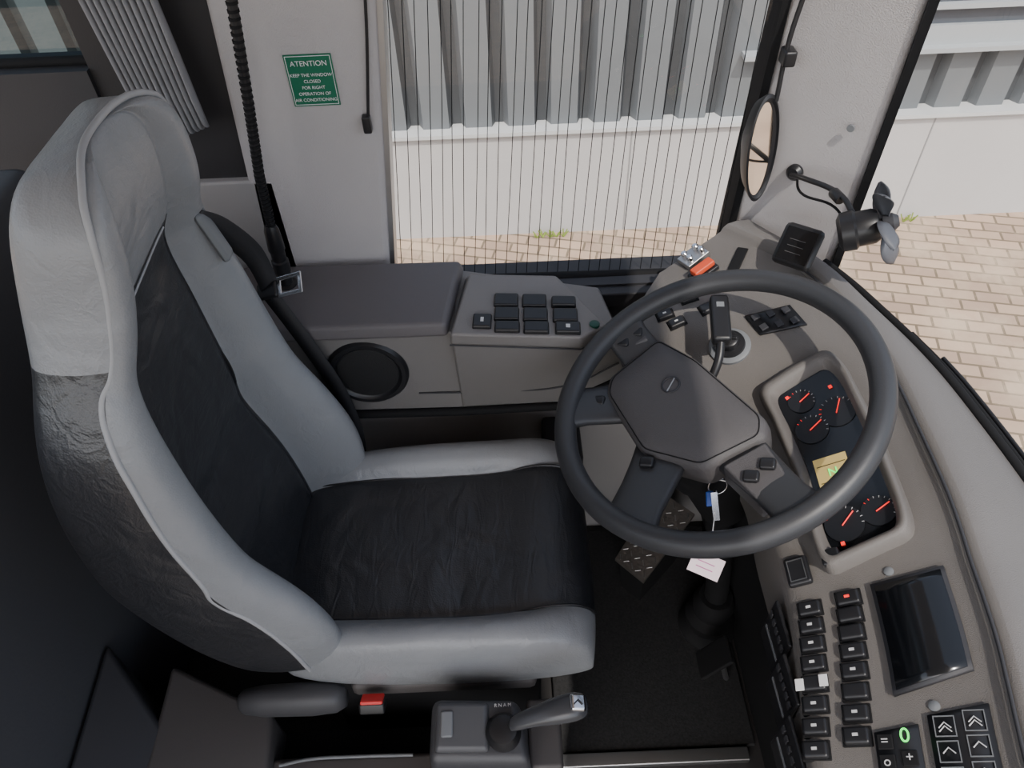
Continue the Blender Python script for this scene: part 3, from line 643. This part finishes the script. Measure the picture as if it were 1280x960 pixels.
# ------------------------------------------------------------ warning sign
sg=group('warning_sign',(-.293,1.16,1.14))
sf=(V((-.2935,1.1635,1.138)),V((1,0,0)),V((0,0,1)),V((0,-1,0)))
obox('sign_plate',sf,(-.037,.037),(-.041,.041),(-.001,.001),GREEN,sg)
ringrect('sign_border',(sf[0]+sf[3]*.001,*sf[1:]),.070,.078,.0009,.0003,WHT,sg,bevel=0)
for k,(tx,zz,sz) in enumerate((('ATENTION',.027,.0115),('KEEP THE WINDOW',.009,.0072),('CLOSED',-.001,.0072),('FOR RIGHT',-.011,.0072),('OPERATION OF',-.021,.0072),('AIR CONDITIONING',-.031,.0072))):
    text('sign_text_%d'%k,tx,(sf[0]+V((0,0,zz)),*sf[1:]),sz,WHT,sg,lift=.0015)
# ------------------------------------------------------------ keys
ky=group('key_bunch',(.33,.66,.7))
kk=V((.305,.655,.715))
tube('key_ring',[kk+V((.014*math.cos(a),.004*math.sin(a),.014*math.sin(a))) for a in [j*math.pi/8 for j in range(16)]],.0012,CHR,ky,cyc=True)
obox('ignition_key',(kk+V((.01,.02,.015)),V((.3,.9,.2)).normalized(),V((.9,-.3,0)).normalized(),V((0,-.2,.95)).normalized()),(-.02,.02),(-.009,.009),(-.002,.002),CHR,ky,bevel=.001)
obox('key_blade',(kk+V((-.005,-.02,-.02)),V((.1,-.6,-.8)).normalized(),V((.99,.1,0)).normalized(),V((0,-.8,.6)).normalized()),(-.02,.025),(-.005,.005),(-.001,.001),CHR,ky)
obox('blue_fob',(kk+V((-.012,-.012,-.015)),V((1,0,0)),V((0,.7,.7)),V((0,-.7,.7))),(-.006,.006),(-.012,.012),(-.002,.002),BLUE,ky,bevel=.002)
obox('paper_tag',(kk+V((-.022,-.085,-.085)),V((.85,-.5,0)).normalized(),V((.4,.6,.6)).normalized(),V((-.3,-.6,.75)).normalized()),(-.024,.024),(-.017,.017),(-.0005,.0005),PAPER,ky)
for k in range(2): obox('tag_writing_%d'%k,(kk+V((-.022,-.085,-.085)),V((.85,-.5,0)).normalized(),V((.4,.6,.6)).normalized(),V((-.3,-.6,.75)).normalized()),(-.014,.012),(.003-.009*k,.0045-.009*k),(.0006,.0009),mat('pen_pink',(.45,.12,.3),.6),ky)
tube('tag_string',[kk+V((0,0,-.012)),kk+V((-.006,-.03,-.03)),kk+V((-.015,-.07,-.07))],.0008,WHT,ky)
# ------------------------------------------------------------ outside
GZ=-1.15
def bricks():
    m=bpy.data.materials.new('sand_pavers');m.use_nodes=True;nt=m.node_tree;b=nt.nodes['Principled BSDF'];b.inputs['Roughness'].default_value=.85
    tc=nt.nodes.new('ShaderNodeTexCoord');mp=nt.nodes.new('ShaderNodeMapping');mp.inputs['Rotation'].default_value=(0,0,math.radians(14))
    br=nt.nodes.new('ShaderNodeTexBrick');br.inputs['Scale'].default_value=1;br.inputs['Brick Width'].default_value=.18;br.inputs['Row Height'].default_value=.09;br.inputs['Mortar Size'].default_value=.008;br.inputs['Mortar Smooth'].default_value=.3
    br.inputs['Color1'].default_value=(.49,.35,.25,1);br.inputs['Color2'].default_value=(.33,.235,.175,1);br.inputs['Mortar'].default_value=(.17,.128,.085,1)
    nz=nt.nodes.new('ShaderNodeTexNoise');nz.inputs['Scale'].default_value=2.5;nz.inputs['Detail'].default_value=9;nz.inputs['Roughness'].default_value=.65
    mx=nt.nodes.new('ShaderNodeMix');mx.data_type='RGBA';mx.inputs[7].default_value=(.55,.44,.32,1)
    cr_=nt.nodes.new('ShaderNodeMapRange');cr_.inputs[1].default_value=.45;cr_.inputs[2].default_value=.68;cr_.inputs[4].default_value=.7
    nt.links.new(tc.outputs['Object'],mp.inputs[0]);nt.links.new(mp.outputs[0],br.inputs[0]);nt.links.new(tc.outputs['Object'],nz.inputs[0])
    nt.links.new(nz.outputs['Fac'],cr_.inputs[0]);nt.links.new(cr_.outputs[0],mx.inputs[0]);nt.links.new(br.outputs['Color'],mx.inputs[6]);nt.links.new(mx.outputs[2],b.inputs['Base Color'])
    bp=nt.nodes.new('ShaderNodeBump');bp.inputs['Strength'].default_value=.6;bp.inputs['Distance'].default_value=.005;bp.invert=True
    nt.links.new(br.outputs['Fac'],bp.inputs['Height']);nt.links.new(bp.outputs[0],b.inputs['Normal']);return m
box('paved_ground',(-12,16),(-6,9),(GZ-.2,GZ),bricks())
bd=group('corrugated_building',(0,4,GZ))
CONC=mat('white_concrete',(.45,.44,.435),.8,var=.08,vscale=2,bump=.3,bscale=60)
box('plinth',(-10,16),(3.98,4.3),(GZ,-.46),CONC,bd)
for k in range(14):
    x=-8+1.75*k;box('plinth_joint_%d'%k,(x,x+.008),(3.977,3.985),(GZ,-.46),mat('joint',(.25,.25,.25),.8),bd)
box('plinth_cap',(-10,16),(3.95,4.3),(-.46,-.438),mat('cap_white',(.5,.51,.51),.5),bd)
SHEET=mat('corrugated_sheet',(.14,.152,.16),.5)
SHEET_SHADE=mat('corrugated_sheet_shade',(.05,.055,.06),.5)  # same sheet, darker: groove shade painted into the colour
def corr(name,x0,x1,z0,z1,y,period=.245,dep=.055):
    vs=[];x=x0
    while x<x1:
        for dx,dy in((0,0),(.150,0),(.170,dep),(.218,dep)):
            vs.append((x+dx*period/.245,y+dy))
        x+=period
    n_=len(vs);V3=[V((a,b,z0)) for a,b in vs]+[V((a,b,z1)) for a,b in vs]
    mesh(name,V3,[(i,i+1,n_+i+1,n_+i) for i in range(n_-1)],[SHEET,SHEET_SHADE],bd,fm=[1 if i%4 in(1,2) else 0 for i in range(n_-1)])
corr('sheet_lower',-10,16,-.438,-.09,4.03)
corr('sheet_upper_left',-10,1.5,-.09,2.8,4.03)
SILL=mat('sill_light',(.34,.36,.37),.4)
box('ledge',(1.32,16),(3.95,4.1),(-.09,-.065),SILL,bd)
box('ledge_upper',(1.6,16),(4.0,4.2),(-.065,.035),SILL,bd)
box('dark_band',(1.6,16),(4.03,4.2),(.035,.24),mat('window_dark',(.07,.08,.095),.2),bd)
box('band_rail',(1.6,16),(3.99,4.2),(.12,.145),SILL,bd)
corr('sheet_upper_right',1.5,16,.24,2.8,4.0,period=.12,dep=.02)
WEED=mat('weed_green',(.22,.30,.05),.8)
wd=group('wall_weeds',(0,3.95,GZ))
for k in range(14):
    x=random.choice([-.1,1.0,.3,2.6,-.9,1.9])+random.uniform(-.1,.1)
    for j in range(5):
        a=random.uniform(0,6.28);h=random.uniform(.02,.055)
        tube('blade_%d_%d'%(k,j),[V((x,3.93,GZ)),V((x+.03*math.cos(a),3.93+.02*math.sin(a),GZ+h))],.004,WEED,wd,res=1)
# unseen roof over the cabin, added to block direct sun
box('sun_block_ceiling',(-1.6,.62),(-1.2,1.25),(1.95,2.0),mat('ceiling_fabric',(.5,.49,.48),.8))
# ------------------------------------------------------------ light
w=bpy.data.worlds.new('world');bpy.context.scene.world=w;w.use_nodes=True;nt=w.node_tree
sk=nt.nodes.new('ShaderNodeTexSky');sk.sky_type='NISHITA';sk.sun_disc=False;sk.sun_elevation=math.radians(50);sk.sun_rotation=math.radians(200);sk.air_density=1;sk.dust_density=3
hs=nt.nodes.new('ShaderNodeHueSaturation');hs.inputs['Saturation'].default_value=.6
bg=nt.nodes['Background'];nt.links.new(sk.outputs[0],hs.inputs['Color']);nt.links.new(hs.outputs[0],bg.inputs[0]);bg.inputs[1].default_value=.39
sd=bpy.data.lights.new('sun','SUN');sd.energy=3.8;sd.angle=math.radians(1);sd.color=(1,.94,.86);so_=bpy.data.objects.new('sun',sd);col.objects.link(so_)
so_.rotation_euler=V((-.28,.62,-.95)).to_track_quat('-Z','Y').to_euler()
